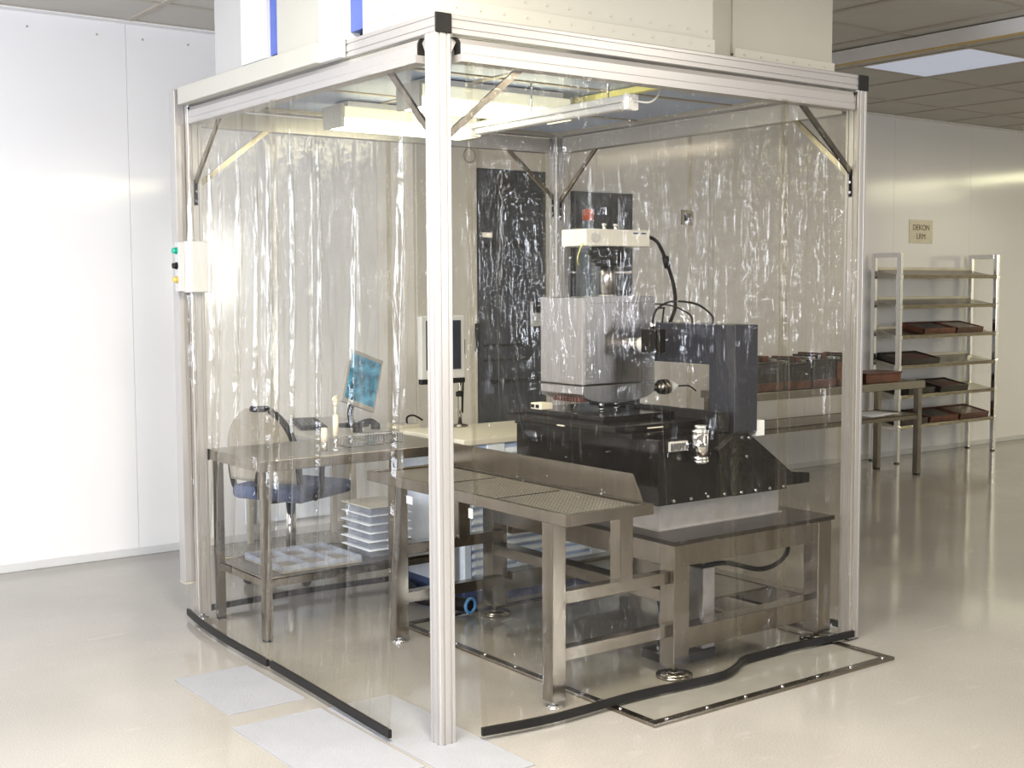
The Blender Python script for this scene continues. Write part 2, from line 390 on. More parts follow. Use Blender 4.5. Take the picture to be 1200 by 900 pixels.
# diagonal corner braces with bolted foot plates
def brace(p0, p1):
    p0 = Vector(p0); p1 = Vector(p1)
    d = p1-p0; hor = Vector((d.x, d.y, 0)).normalized(); nrm = Vector((0, 0, 1)).cross(hor)
    mb = MB(); dn = d.normalized(); sd = dn.cross(nrm)
    V = []
    for t in (p0, p1):
        for a, c in ((-1, -1), (1, -1), (1, 1), (-1, 1)): V.append(mb.bm.verts.new(t+nrm*.006*a+sd*.012*c))
    for f in ((0,1,2,3),(4,7,6,5),(0,4,5,1),(1,5,6,2),(2,6,7,3),(3,7,4,0)): mb.bm.faces.new([V[i] for i in f])
    b = mb.build('brace', 'steel', fr)
    lo = p1
    mb = MB(); V = []
    for z in (.01, -.11):
        for a, c in ((-1, 0), (1, 0), (1, 1), (-1, 1)): V.append(mb.bm.verts.new(lo+Vector((0, 0, z))+nrm*.012*a+hor*.006*c))
    for f in ((0,1,2,3),(4,7,6,5),(0,4,5,1),(1,5,6,2),(2,6,7,3),(3,7,4,0)): mb.bm.faces.new([V[i] for i in f])
    pl = mb.build('foot_plate', 'riser_alu', b)
    for z in (-.045, -.09): MB().cyl(lo+Vector((0, 0, z))-hor*.004, lo+Vector((0, 0, z)), .006, n=10).build('bolt', 'chrome', b)
zb = 2.40
brace((.42, .035, zb), (S, .035, 2.11)); brace((.035, .38, zb), (.035, S, 2.11))
brace((.035, LY-.38, zb), (.035, LY-S, 2.10)); brace((LX-.43, .035, zb), (LX-S, .035, 2.10))
brace((LX-.43, LY-.035, zb), (LX-S, LY-.035, 2.11)); brace((LX-.035, LY-.42, zb), (LX-.035, LY-S, 2.09))
brace((.46, LY-.035, zb), (S, LY-.035, 2.09)); brace((LX-.035, .42, zb), (LX-.035, S, 2.09))
# booth roof: filter grilles in a dark grid
n = 3
for i in range(n):
    for j in range(n):
        ax = S+(LX-2*S)/n*i; ay = S+(LY-2*S)/n*j
        bx('filter_panel', 'filter_grille', fr, ax+.018, ay+.018, 2.472, ax+(LX-2*S)/n-.018, ay+(LY-2*S)/n-.018, 2.484)
for k in range(n+1):
    x = S+(LX-2*S)/n*k; y = S+(LY-2*S)/n*k
    bx('roof_bar', 'tbar', fr, x-.012, S, 2.466, x+.012, LY-S, 2.49)
    bx('roof_bar', 'tbar', fr, S, y-.012, 2.4665, LX-S, y+.012, 2.4895)
bx('support_bar', 'yellow_wire', fr, 1.40, S, 2.44, 1.43, 1.9, 2.466)
bx('roof_sheet', 'flat_grey', fr, S, S, 2.49, LX-S, LY-S, 2.50)
# upright cable duct at the far left corner, stopping above the floor
du = thing('cable_duct', 'slim white upright cable duct beside the leftmost booth post', 'duct', (-.045, LY-.02, .18))
bx('body', 'aluminium', du, -.05, LY-.03, .19, -.002, LY+.035, H+.01, .003)
bx('bottom_cap', 'tbar', du, -.051, LY-.031, .18, -.001, LY+.036, .19)

# ------------------------------------------------------------------ filter housing on the roof
ho = thing('filter_housing', 'large cream sheet-metal fan filter housing on top of the booth', 'housing', (1.0, .9, H))
bx('core', 'cream_paint', ho, .09, .09, H, 2.10, 1.70, 3.13)
bx('front_panel', 'cream_paint', ho, .015, .02, H, 1.33, .06, 3.13, .003)
MB().prism([(1.33, .02), (1.50, .085), (1.50, .10), (1.33, .06)], 'z', H, 3.13).build('corner_panel', 'cream_paint', ho)
bx('front_panel', 'warm_grey', ho, 1.50, .075, H+.03, 2.12, .10, 3.13, .003)
bx('flange', 'cream_paint', ho, .015, .008, H, 1.33, .02, H+.055, .002)
bx('flange', 'cream_paint', ho, 1.50, .06, H, 2.12, .075, H+.05, .002)
bx('end_panel', 'cream_paint', ho, 2.10, .10, H, 2.12, 1.70, 3.13, .003)
bx('side_panel', 'cream_paint', ho, .015, .06, H, .05, .505, 3.13, .003)
bx('window_strip', 'blue_film', ho, .02, .505, H+.03, .06, .60, 3.13)
bx('pillar', 'white_paint', ho, -.03, .60, 2.452, -.002, .76, 3.13, .003)
bx('pillar_return', 'white_paint', ho, -.002, .60, H+.001, .06, .76, 3.13)
bx('side_panel', 'cream_paint', ho, -.02, .76, H, .06, 1.13, 3.13, .003)
bx('window_strip', 'blue_film', ho, -.01, 1.13, H+.03, .075, 1.21, 3.13)
bx('pillar', 'white_paint', ho, -.03, 1.21, H+.02, .06, 1.45, 3.13, .003)
bx('side_panel', 'flat_grey', ho, -.02, 1.45, H, .06, 1.74, 3.13, .003)  # shade of this angled side put into the grey
bx('ledge', 'cream_paint', ho, -.045, .76, 2.452, -.003, LY-.06, 2.53, .004)
mb = MB()
for k in range(13):
    for z in (H+.028, H+.085): mb.cyl((.09+k*.1, .004 if z < H+.05 else .016, z), (.09+k*.1, .021, z), .004, n=8)
for k in range(6): mb.cyl((1.55+k*.1, .056, H+.027), (1.55+k*.1, .076, H+.027), .004, n=8)
for k in range(5): mb.cyl((.011, .1+k*.09, H+.04), (.016, .1+k*.09, H+.04), .004, n=8)
rv = mb.build('rivets', 'tbar', ho); rv['kind'] = 'stuff'

# ------------------------------------------------------------------ lamps in the booth
def lamp(label, x0, x1, y0, y1):
    t = thing('fluorescent_lamp', label, 'lamp', ((x0+x1)/2, (y0+y1)/2, 2.345), group='lamps under the booth roof')
    bx('housing', 'white_paint', t, x0+.03, y0+.02, 2.44, x1-.03, y1-.02, 2.466)
    bx('diffuser', 'lamp_diffuser', t, x0, y0, 2.385, x1, y1, 2.44, .008)
    bx('glowing_tube', 'lamp_glow', t, x0+.006, y0+.006, 2.345, x1-.006, y1-.006, 2.385, .012)
    for a in (x0-.018, x1): bx('end_cap', 'cream_paint', t, a, y0, 2.343, a+.018, y1, 2.45, .004)
lamp('lit boxy fluorescent lamp in the booth, further back, its left end in the left opening', .56, 1.31, 1.62, 1.80)
lamp('lit boxy fluorescent lamp in the booth, nearer one behind the front post', .50, 1.29, .86, 1.04)
t = thing('batten_lamp', 'slim unlit white batten lamp slanting under the booth roof', 'lamp', (.975, .64, 2.295))
bx('body', 'white_paint', t, .955, .13, 2.315, 1.01, 1.17, 2.342, .004)
bx('tube_cover', 'white_paint', t, .96, .15, 2.288, 1.005, 1.15, 2.315, .008)
bx('end_cap', 'tbar_white', t, .952, .105, 2.283, 1.013, .13, 2.344, .004)
bx('end_cap', 'tbar_white', t, .952, 1.17, 2.283, 1.013, 1.195, 2.344, .004)
bx('rating_label', 'bezel', t, .9535, .93, 2.318, .9555, 1.08, 2.338)
for y in (.25, .75): MB().cyl((.98, y, 2.34), (.98, y, 2.468), .004, n=8).build('hanger_rod', 'chrome', t)
MB().tube([(.98, .11, 2.32), (1.03, .06, 2.31), (1.10, .08, 2.36), (1.14, .12, 2.44), (1.15, .13, 2.468)], .004).build('wire', 'white_paint', t)

# ------------------------------------------------------------------ clear curtains
def lerp_path(path, t):
    n_ = len(path)-1; x = max(0, min(.99999, t))*n_; i = int(x); f = x-i; f = f*f*(3-2*f) if False else f
    a = path[i]; b_ = path[i+1]; return Vector((a[0]+(b_[0]-a[0])*f, a[1]+(b_[1]-a[1])*f))
def smooth(path, n=40):
    P = [Vector(p) for p in path]; Q = []
    L = [0]
    for a, b_ in zip(P, P[1:]): L.append(L[-1]+(b_-a).length)
    for k in range(n+1):
        s = L[-1]*k/n; i = max(j for j in range(len(P)-1) if L[j] <= s+1e-9); t = (s-L[i])/(L[i+1]-L[i])
        a = P[max(i-1, 0)]; b_ = P[i]; c = P[i+1]; d = P[min(i+2, len(P)-1)]
        Q.append(.5*((2*b_)+(c-a)*t+(2*a-5*b_+4*c-d)*t*t+(3*b_-a-3*c+d)*t**3))
    return Q
def curtain(label, top, bot, ztop, zbot, amp, seed, weight=True, nu=220, nv=40):
    bot = smooth(bot)
    mid = bot[len(bot)//2]
    t = thing('curtain_panel', label, 'curtain', (mid.x, mid.y, zbot-.0), group='clear curtain panels of the booth')
    a = Vector(top[0]); b_ = Vector(top[1]); d = (b_-a).normalized(); nrm = Vector((-d.y, d.x))
    def base(u, v):
        pt = a.lerp(b_, u); pb = lerp_path(bot, u)
        k = (1-v)**1.7
        return pt.lerp(pb, k)
    def fn(u, v):
        p = base(u, v)
        f = noise.noise(Vector((u*(b_-a).length*5+seed*7.3, v*.9, seed)))*amp*(.35+.65*math.sin(PI*min(1, v*1.1+.05)))
        f += noise.noise(Vector((u*(b_-a).length*13+seed*3.1, v*3, seed+5)))*amp*.25
        for (u0, wd, am) in PLEATS.get(seed, ()):
            uu = u+.012*noise.noise(Vector((u0*9, v*2.2, seed)))
            f += am*math.exp(-((uu-u0)/wd)**2)*min(1, v*2.5)*min(1, (1.02-v)*4)
        p = p+nrm*f*(1 if v > .03 else .1)
        return (p.x, p.y, zbot+(ztop-zbot)*v)
    MB().grid(nu, nv, fn).build('sheet', 'clear_pvc', t)
    # doubled hems along both upright edges
    if weight:
        mb = MB(); N = 60; pts = [lerp_path(bot, k/N) for k in range(N+1)]
        V = []
        for i, p in enumerate(pts):
            dd = (pts[min(i+1, N)]-pts[max(i-1, 0)]).normalized(); nn = Vector((-dd.y, dd.x))
            V.append([mb.bm.verts.new((p.x+nn.x*o, p.y+nn.y*o, z)) for o, z in ((-.007, zbot+.001), (.007, zbot+.001), (.007, zbot+.030), (-.007, zbot+.030))])
        for A_, B_ in zip(V, V[1:]):
            for k in range(4): mb.bm.faces.new((A_[k], A_[(k+1) % 4], B_[(k+1) % 4], B_[k]))
        mb.bm.faces.new(V[0][::-1]); mb.bm.faces.new(V[-1])
        mb.build('weight_strip', 'rubber', t)
    for u in (0.0, 1.0):
        def hem(s, v, u=u):
            uu = u+(1 if u == 0 else -1)*(.002+s*.03/((b_-a).length)); p = Vector(fn(uu, v)); p.x += nrm.x*-.004; p.y += nrm.y*-.004; return p
        MB().grid(2, nv, hem).build('hem', 'clear_pvc', t)
    return t
PLEATS = {1: ((.07, .02, .03), (.30, .016, .03), (.42, .012, .02), (.60, .016, .028), (.80, .012, .02), (.93, .014, .024)),
          2: ((.03, .010, .02), (.16, .012, .022), (.36, .010, .018), (.62, .012, .015), (.93, .015, .02)),
          3: ((.02, .008, .015), (.30, .006, .012), (.55, .008, .014), (.97, .008, .015)), 4: ((.05, .02, .014), (.5, .02, .012), (.9, .02, .014)),
          5: ((.1, .012, .025), (.3, .012, .02), (.55, .012, .025), (.8, .012, .02)), 6: ((.1, .012, .025), (.35, .012, .02), (.7, .012, .025)),
          7: ((.2, .012, .025), (.45, .012, .02), (.8, .012, .025)), 8: ((.15, .012, .025), (.4, .012, .02), (.62, .012, .025), (.85, .012, .02))}
zc = 2.368
curtain('clear plastic curtain on the left side, panel by the leftmost post', [(-.016, 2.15), (-.016, 1.16)], [(-.02, 2.20), (-.055, 1.95), (-.08, 1.6), (-.088, 1.18)], zc, .018, .020, 1)
curtain('clear plastic curtain on the left side, panel next to the front post', [(-.012, 1.22), (-.012, .12)], [(-.083, 1.16), (-.095, .8), (-.11, .45), (-.121, .14)], zc, .018, .014, 2)
curtain('wide clear plastic curtain panel in front of the measuring machine', [(.11, -.012), (1.74, -.012)],
        [(.15, -.036), (.445, -.075), (.84, -.065), (1.13, -.085), (1.30, -.09), (1.42, -.05), (1.52, .005), (1.66, .015), (1.80, .015)], zc, .018, .012, 3, nu=300)
curtain('narrow clear plastic curtain panel beside the right front post', [(1.69, -.016), (2.19, -.016)], [(1.74, .018), (1.9, .012), (2.05, -.004), (2.22, -.012)], zc, .018, .012, 4, nu=120)
curtain('clear plastic curtain at the back of the booth, left half, before the desk', [(.09, LY+.012), (1.15, LY+.012)], [(.06, LY+.02), (.6, LY+.05), (1.15, LY+.02)], zc, .018, .018, 5)
curtain('clear plastic curtain at the back of the booth, right half, before the cabinet', [(1.12, LY+.016), (LX-.08, LY+.016)], [(1.12, LY+.03), (1.7, LY+.04), (LX-.06, LY+.02)], zc, .018, .018, 6)
curtain('clear plastic curtain on the far right side, half by the back post', [(LX+.012, LY-.08), (LX+.012, 1.10)], [(LX+.02, LY-.06), (LX+.05, 1.6), (LX+.03, 1.10)], zc, .018, .018, 7)
curtain('clear plastic curtain on the far right side, half by the right front post', [(LX+.016, 1.13), (LX+.016, .08)], [(LX+.03, 1.14), (LX+.05, .6), (LX+.02, .06)], zc, .018, .018, 8)

# ------------------------------------------------------------------ control box on the left post
t = thing('control_box', 'white push-button control box on the leftmost booth post', 'control box', (-.02, 2.06, 1.58))
bx('case', 'white_paint', t, -.045, LY-.115, 1.58, .085, LY-S-.002, 1.82, .006)
bx('side_plate', 'bezel', t, -.075, LY-.105, 1.585, -.045, LY-.055, 1.815, .003)
for z, mt, nm in ((1.775, 'green', 'green push button'), (1.705, 'black_matte', 'black push button'), (1.64, 'yellow_knob', 'yellow push button')):
    o = MB().cyl((-.075, LY-.08, z), (-.095, LY-.08, z), .013).cyl((-.075, LY-.08, z), (-.08, LY-.08, z), .017).build('button', mt, t); o['label'] = nm

# ------------------------------------------------------------------ floor plate and mats
pl = thing('floor_plate', 'polished steel floor plate with bolted rim under the measuring machine', 'floor plate', (1.42, .56, 0))
bx('plate', 'floor_plate', pl, .76, -.27, 0, 2.08, 1.41, .008)
for a in ((.725, -.31, 2.12, -.27), (.725, 1.41, 2.12, 1.45), (.725, -.27, .76, 1.41), (2.08, -.27, 2.12, 1.41)):
    bx('rim', 'steel', pl, a[0], a[1], 0, a[2], a[3], .014, .002)
for k in range(7):
    MB().cyl((.80+k*.21, -.29, .014), (.80+k*.21, -.29, .018), .008, n=8).build('bolt', 'chrome', pl)
    MB().cyl((.743, -.1+k*.22, .014), (.743, -.1+k*.22, .018), .007, n=8).build('bolt', 'chrome', pl)
def fmat(label, x0, y0, x1, y1):
    t = thing('floor_mat', label, 'mat', ((x0+x1)/2, (y0+y1)/2, 0), group='pale sheets on the floor')
    bx('sheet', 'mat_blue', t, x0, y0, 0, x1, y1, .004, .001)
fmat('pale bluish sheet on the floor beside the left curtain', -.45, .76, -.13, 1.30)
fmat('pale bluish sheet on the floor left of the front post', -.50, -.12, -.14, .62)
fmat('pale bluish sheet on the floor around the front post base', -.12, -.33, .16, .60)

# ------------------------------------------------------------------ measuring machine
ms = thing('machine_stand', 'welded stainless steel stand with black top plate carrying the measuring machine', 'stand', (1.63, .69, 0))
X0, X1, Y0, Y1 = 1.15, 2.115, .035, 1.37; L = .085; ZT = .56
for x, y in ((X0, Y0), (X1-L, Y0), (X0, Y1-L), (X1-L, Y1-L)):
    lg = bx('leg', 'steel', ms, x, y, .055, x+L, y+L, ZT-.09 if False else ZT, .003)
    MB().lathe((x+L/2, y+L/2, .008), (0, 0, 1), [(0, .075), (.012, .075), (.02, .03), (.025, .012), (.05, .012)], 28).build('foot', 'steel', lg)
for y in (Y0, Y1-L):
    bx('apron', 'steel', ms, X0+L, y+.002, ZT-.09, X1-L, y+L-.002, ZT, .002)
    bx('lower_rail', 'steel', ms, X0+L, y+.002, .125, X1-L, y+L-.002, .215, .002)
for x in (X0, X1-L):
    bx('apron', 'steel', ms, x+.002, Y0+L, ZT-.09, x+L-.002, Y1-L, ZT, .002)
    z0 = .315 if x == X0 else .125
    bx('lower_rail', 'steel', ms, x+.002, Y0+L, z0, x+L-.002, Y1-L, z0+.05 if x == X0 else .215, .002)
for z in (.41, .185): bx('inner_rail', 'steel', ms, X0+L, Y1-L-.045, z, X1-L, Y1-L-.003, z+.042, .002)
bx('top_plate', 'dark_plate', ms, X0-.01, Y0-.01, ZT, X1+.01, Y1+.01, ZT+.018, .002)
bx('shelf', 'steel_top', ms, 1.66, Y0+.3, .20, X1-L, Y1-L-.05, .212)
ZP = ZT+.018
cb = tag(origin(MB().tube([(1.75, .45, .50), (1.95, .3, .50), (2.03, .22, .44), (1.98, .2, .37), (1.88, .24, .33), (1.74, .34, .36), (1.66, .5, .30)], .011).build('cable', 'rubber'), (1.75, .45, .3)), 'black cable looping inside the machine stand', 'cable')
pu = thing('vibration_damper', 'steel and black damper unit inside the machine stand', 'damper', (1.40, .26, .008))
bx('base', 'black_matte', pu, 1.27, .17, .008, 1.53, .36, .05, .004)
MB().lathe((1.36, .26, .05), (0, 0, 1), [(0, .07), (.22, .07), (.24, .04), (.38, .04)]).build('cylinder', 'steel', pu)
bx('upright', 'riser_alu', pu, 1.46, .18, .05, 1.53, .32, .40, .004)
bx('arm', 'black_matte', pu, 1.27, .19, .43, 1.50, .31, .46, .003)

mm = thing('measuring_machine', 'black optical measuring machine with brushed metal head and dark bridge', 'machine', (1.6, .7, ZP))
bx('riser', 'riser_alu', mm, 1.255, .235, ZP+.004, 1.99, 1.15, .69, .002)
bx('riser_flange', 'riser_alu', mm, 1.24, .225, ZP, 2.0, 1.16, ZP+.006)
# black cast body: low base with splayed right end and raised left bed
MB().prism([(1.215, .69), (1.99, .69), (1.99, .702), (2.16, .702), (2.16, .748), (2.04, .762), (1.735, .955), (1.62, .965), (1.215, .965)], 'y', .20, 1.18).build('base_body', 'black_gloss', mm, .004)
MB().prism([(1.64, .692), (1.985, .692), (1.985, .79), (1.735, .962), (1.66, .962), (1.55, .90)], 'y', .185, .20).build('end_plate', 'black_gloss', mm, .002)
for x, z in ((1.69, .945), (1.735, .94), (1.72, .86), (1.96, .705), (1.87, .705), (1.78, .705), (1.69, .705), (1.60, .705), (1.50, .705), (1.40, .705), (1.30, .705)):
    MB().cyl((x, .185 if x > 1.64 else .2, z), (x, .178 if x > 1.64 else .193, z), .007, n=10).build('bolt', 'chrome', mm)
# stage: stacked black plates with rails, running along the bed
st = bx('stage_plate', 'black_gloss', mm, 1.12, .36, .985, 1.66, 1.14, 1.012, .003)
bx('stage_carriage', 'black_gloss', mm, 1.16, .30, .965, 1.64, 1.12, .985, .002)
bx('stage_plate', 'black_gloss', mm, 1.22, .55, 1.012, 1.66, 1.12, 1.035, .003)
bx('stage_rail', 'black_matte', mm, 1.64, .25, .965, 1.68, 1.15, 1.05, .003)
for (x, y, z, sx, sy, nm) in ((1.121, .93, .99, .002, .05, 'orange'), (1.119, .70, .988, .002, .05, 'cream_plastic'), (1.30, .359, .995, .09, .002, 'cream_plastic')):
    bx('scale_mark', nm, mm, x-.001, y-.001, z, x+sx, y+sy, z+.005)
cn = bx('connector', 'cream_plastic', mm, 1.20, .97, 1.035, 1.27, 1.05, 1.065, .004)
bx('socket', 'black_matte', cn, 1.195, .985, 1.043, 1.20, 1.005, 1.058); bx('socket', 'black_matte', cn, 1.195, 1.02, 1.043, 1.20, 1.04, 1.058)
tb = bx('terminal_block', 'bezel', mm, 1.27, .188, .915, 1.37, .20, .955)
for k in range(6): bx('terminal', 'chrome', tb, 1.272+k*.0165, .178, .918+.006*(k % 2), 1.284+k*.0165, .19, .95, .001)
MB().lathe((1.405, .15, .86), (0, 0, 1), [(0, .030), (.015, .036), (.03, .034), (.12, .034), (.125, .036), (.14, .036), (.142, .024), (.16, .024)], 28).build('lens_stub', 'chrome', mm)
bx('lens_bracket', 'black_gloss', mm, 1.38, .15, .885, 1.43, .20, .93, .003)
# granite bridge along the machine
xa, xb = 1.716, 1.86
MB().prism([(.25, .955), (.41, .955), (.41, 1.25), (1.02, 1.25), (1.02, .965), (1.16, .965), (1.16, 1.43), (.25, 1.43)], 'x', xa, xb).build('bridge', 'granite', mm, .004)
bx('bridge_pad', 'paper', mm, 1.865, .26, .93, 1.92, .30, 1.0, .003)
# head
hx0, hx1, hy0, hy1 = 1.275, 1.716, .76, 1.07
hd = bx('head', 'brushed', mm, hx0, hy0, 1.155, hx1, hy1, 1.553, .006)
bx('head_lid', 'brushed', hd, hx0+.012, hy0-.003, 1.525, hx1-.004, hy0+.02, 1.556, .002)
bx('corner_strip', 'riser_alu', hd, hx0-.003, hy0-.003, 1.157, hx0+.014, hy0+.006, 1.551, .002)
MB().prism([(hx0, 1.152), (hx0, 1.115), (hx0+.012, 1.098), (hx0+.05, 1.082), (hx0+.13, 1.068), (hx0+.24, 1.066), (hx0+.33, 1.074), (hx0+.40, 1.088), (hx1-.008, 1.105), (hx1, 1.12), (hx1, 1.152)], 'y', hy0, hy1).build('head_base', 'brushed', mm, .004)
for x, y, r, z0 in ((1.42, .80, .012, 1.035), (1.50, .79, .010, 1.037), (1.54, .82, .009, 1.04)):
    MB().lathe((x, y, z0), (0, 0, 1), [(0, r*.8), (.008, r), (.04, r)], 14).build('probe_tip', 'chrome', mm)
mb = MB()
for k in range(9): mb.box(hx0-.004, hy0+.02+k*.022, 1.078, hx0+.05, hy0+.034+k*.022, 1.10)
mb.build('connector_row', 'tray_brown', mm)['kind'] = 'stuff'
# column and camera unit on top of the head
cx, cy = 1.545, .905
MB().lathe((cx, cy, 1.553), (0, 0, 1), [(0, .042), (.008, .042), (.009, .033), (.15, .033)], 24).build('column', 'brushed', mm)
MB().lathe((cx, cy, 1.695), (0, 0, 1), [(0, .055), (.012, .058), (.02, .08), (.05, .085), (.055, .092), (.09, .092)], 8).build('flange_collar', 'black_matte', mm)
cu = bx('camera_unit', 'offwhite_plastic', mm, 1.345, .82, 1.785, 1.735, 1.0, 1.862, .005)
MB().cyl((1.40, .819, 1.824), (1.40, .814, 1.824), .026, n=20).build('fan_grille', 'bezel', cu)
for x in (1.52, 1.59): MB().lathe((x, .9, 1.862), (0, 0, 1), [(0, .008), (.02, .008), (.021, .012), (.03, .012)], 12).build('knob', 'chrome', cu)
for x in (1.63, 1.68): bx('marking', 'fabric_blue', cu, x, .8185, 1.843, x+.03, .82, 1.85)
MB().tube([(1.735, .84, 1.835), (1.80, .84, 1.81), (1.86, .84, 1.72), (1.92, .85, 1.60), (1.93, .85, 1.50), (1.85, .80, 1.43)], .009).build('camera_cable', 'rubber', mm)
MB().cyl((1.852, .84, 1.74), (1.872, .842, 1.69), .017).build('cable_ferrite', 'rubber', mm)
MB().tube([(1.345, .84, 1.80), (1.325, .84, 1.77), (1.325, .86, 1.72), (1.36, .89, 1.70)], .0025).build('yellow_cable', 'yellow_wire', mm)
# sideways camera on the head front, and light guide under the bridge
MB().lathe((1.545, hy0, 1.335), (0, -1, 0), [(0, .034), (.01, .03), (.07, .030), (.075, .033), (.10, .033)], 24).build('side_tube', 'brushed', mm)
MB().lathe((1.545, hy0-.10, 1.335), (0, -1, 0), [(0, .038), (.018, .038), (.024, .032)], 24).build('tube_ring', 'white_paint', mm)
sc_ = bx('side_camera', 'black_gloss', mm, 1.515, hy0-.215, 1.30, 1.58, hy0-.12, 1.41, .004)
MB().cyl((1.545, hy0-.165, 1.41), (1.545, hy0-.165, 1.435), .013).build('cable_plug', 'chrome', sc_)
MB().tube([(1.545, hy0-.165, 1.43), (1.56, hy0-.17, 1.49), (1.63, hy0-.19, 1.53), (1.74, hy0-.24, 1.52), (1.79, hy0-.29, 1.47), (1.79, hy0-.30, 1.43)], .005).build('camera_lead', 'rubber', mm)
MB().tube([(1.76, .76, 1.43), (1.75, .74, 1.49), (1.73, .72, 1.50), (1.72, .80, 1.49), (1.72, .9, 1.47)], .004).build('camera_lead', 'rubber', mm)
MB().tube([(1.80, .6, 1.43), (1.80, .62, 1.47), (1.76, .70, 1.51), (1.72, .82, 1.52)], .004).build('camera_lead', 'rubber', mm)
for y in (.55, .62, .68, .42): MB().cyl((1.79, y, 1.43), (1.79, y, 1.442), .009, n=10).build('cable_gland', 'bezel', mm)
MB().lathe((hx1, .79, 1.125), (1, -.25, 0), [(0, .018), (.03, .02), (.045, .034), (.075, .038), (.095, .034), (.10, .02)], 22).build('illuminator', 'steel', mm)
MB().lathe((hx1+.098, .765, 1.125), (1, -.25, 0), [(0, .032), (.01, .03), (.04, .012), (.045, .005)], 20).build('illuminator_tip', 'white_paint', mm)
MB().tube([(hx1+.14, .755, 1.125), (hx1+.2, .74, 1.125), (hx1+.23, .72, 1.10)], .004).build('light_lead', 'rubber', mm)

# ------------------------------------------------------------------ tray bench in front of the machine
tb = thing('tray_bench', 'stainless steel bench with perforated tray top and tall splashback before the machine', 'bench', (.75, .7, 0))
bx0, bx1, by0, by1, bz = .545, .985, -.02, 1.435, .76
bx('top', 'steel_top', tb, bx0+.022, by0+.022, bz-.043, bx1-.03, by1-.022, bz-.012)
for a in ((bx0, by0, bx0+.022, by1), (bx1-.03, by0, bx1, by1), (bx0+.022, by0, bx1-.03, by0+.022), (bx0+.022, by1-.022, bx1-.03, by1)):
    bx('rim', 'steel', tb, a[0], a[1], bz-.045, a[2], a[3], bz, .002)
MB().prism([(by0+.04, bz), (by0+.10, bz+.105), (by1-.02, bz+.105), (by1-.02, bz)], 'x', .962, .967).build('splashback', 'steel', tb, .001)
for k in range(3):
    y0 = by0+.05+k*.46; y1 = y0+.43
    pt = bx('perforated_tray', 'perf_dark', tb, bx0+.04, y0, bz-.012, bx1-.06, y1, bz-.008)
    mb = MB(); n_ = 18; mm_ = 22
    for i in range(n_+1):
        x = bx0+.04+(bx1-bx0-.10)*i/n_; mb.box(x-.003, y0, bz-.008, x+.003, y1, bz-.0068)
    for j in range(mm_+1):
        y = y0+(y1-y0)*j/mm_; mb.box(bx0+.038, y-.003, bz-.008, bx1-.058, y+.003, bz-.0069)
    g = mb.build('mesh_grille', 'perf', pt); g['kind'] = 'stuff'
for x, y in ((.565, .06), (.565, 1.185)):
    lg = bx('leg', 'steel', tb, x-.02, y, .03, x+.045, y+.065, bz-.045, .003)
    MB().lathe((x+.012, y+.032, 0), (0, 0, 1), [(0, .032), (.006, .032), (.012, .012), (.03, .01)]).build('foot', 'chrome', lg)
bx('leg', 'steel', tb, .885, .06, .44, .95, .125, bz-.045, .003)
bx('leg', 'steel', tb, .885, 1.185, .44, .95, 1.25, bz-.045, .003)
for y in (.065, 1.19):
    for z in (.40, .18):
        bx('cross_rail', 'steel', tb, .61, y, z, 1.148, y+.05, z+.05, .002)
bx('data_tag', 'white_paint', tb, .5435, 1.04, .655, .545, 1.09, .69)
bx('data_tag', 'cream_plastic', tb, .5435, .58, .66, .545, .61, .70)

# ------------------------------------------------------------------ left steel table
def table(name, label, x0, x1, y0, y1, z, leg, shelf_z, lip=.05, cat='table', shelf=True):
    t = thing(name, label, cat, ((x0+x1)/2, (y0+y1)/2, 0))
    bx('top', 'steel_top', t, x0, y0, z-lip, x1, y1, z, .003)
    for x, y in ((x0+.02, y0+.015), (x1-.02-leg, y0+.015), (x0+.02, y1-.015-leg), (x1-.02-leg, y1-.015-leg)):
        l = bx('leg', 'steel', t, x, y, .012, x+leg, y+leg, z-lip, .003)
        bx('leg_cap', 'rubber', l, x+.003, y+.003, 0, x+leg-.003, y+leg-.003, .012)
    if shelf:
        bx('shelf', 'steel_top', t, x0+.025, y0+.02, shelf_z-.008, x1-.025, y1-.02, shelf_z, .001)
        for a in ((x0+.02+leg, y0+.02, x1-.02-leg, y0+.04), (x0+.02+leg, y1-.04, x1-.02-leg, y1-.02), (x0+.025, y0+.015+leg, x0+.045, y1-.015-leg), (x1-.045, y0+.015+leg, x1-.025, y1-.015-leg)):
            bx('shelf_edge', 'steel', t, a[0], a[1], shelf_z-.04, a[2], a[3], shelf_z+.004, .002)
    return t
tbl = table('steel_table', 'stainless steel work table with lower shelf by the left curtain', .065, 1.13, 1.55, 2.13, .83, .04, .29)
bx('corner_cap', 'rubber', tbl, .061, 2.10, .778, .0655, 2.134, .832, .001)
# things on the table
v = thing('dispensing_stand', 'tall thin white gauge stand on the steel table', 'gauge', (.52, 1.68, .83))
MB().lathe((.52, 1.68, .83), (0, 0, 1), [(0, .022), (.006, .022), (.007, .008), (.07, .008)], 16).build('foot', 'chrome', v)
MB().lathe((.52, 1.68, .90), (0, 0, 1), [(0, .014), (.10, .014), (.102, .006), (.14, .006)], 16).build('barrel', 'cream_plastic', v)
MB().lathe((.52, 1.68, 1.04), (0, 0, 1), [(0, .006), (.02, .012), (.035, .014), (.04, .006), (.05, .006)], 12).build('plunger', 'cream_plastic', v)
MB().cyl((.50, 1.66, 1.078), (.54, 1.70, 1.086), .007).build('thumb_bar', 'cream_plastic', v)
v = thing('sample_vial', 'short capped glass vial on the steel table', 'vial', (.47, 1.70, .83))
MB().lathe((.47, 1.70, .83), (0, 0, 1), [(0, .014), (.04, .014), (.045, .010)], 18).build('body', 'chrome', v)
MB().lathe((.47, 1.70, .875), (0, 0, 1), [(0, .017), (.06, .016), (.065, .014)], 18).build('cap', 'cream_plastic', v)
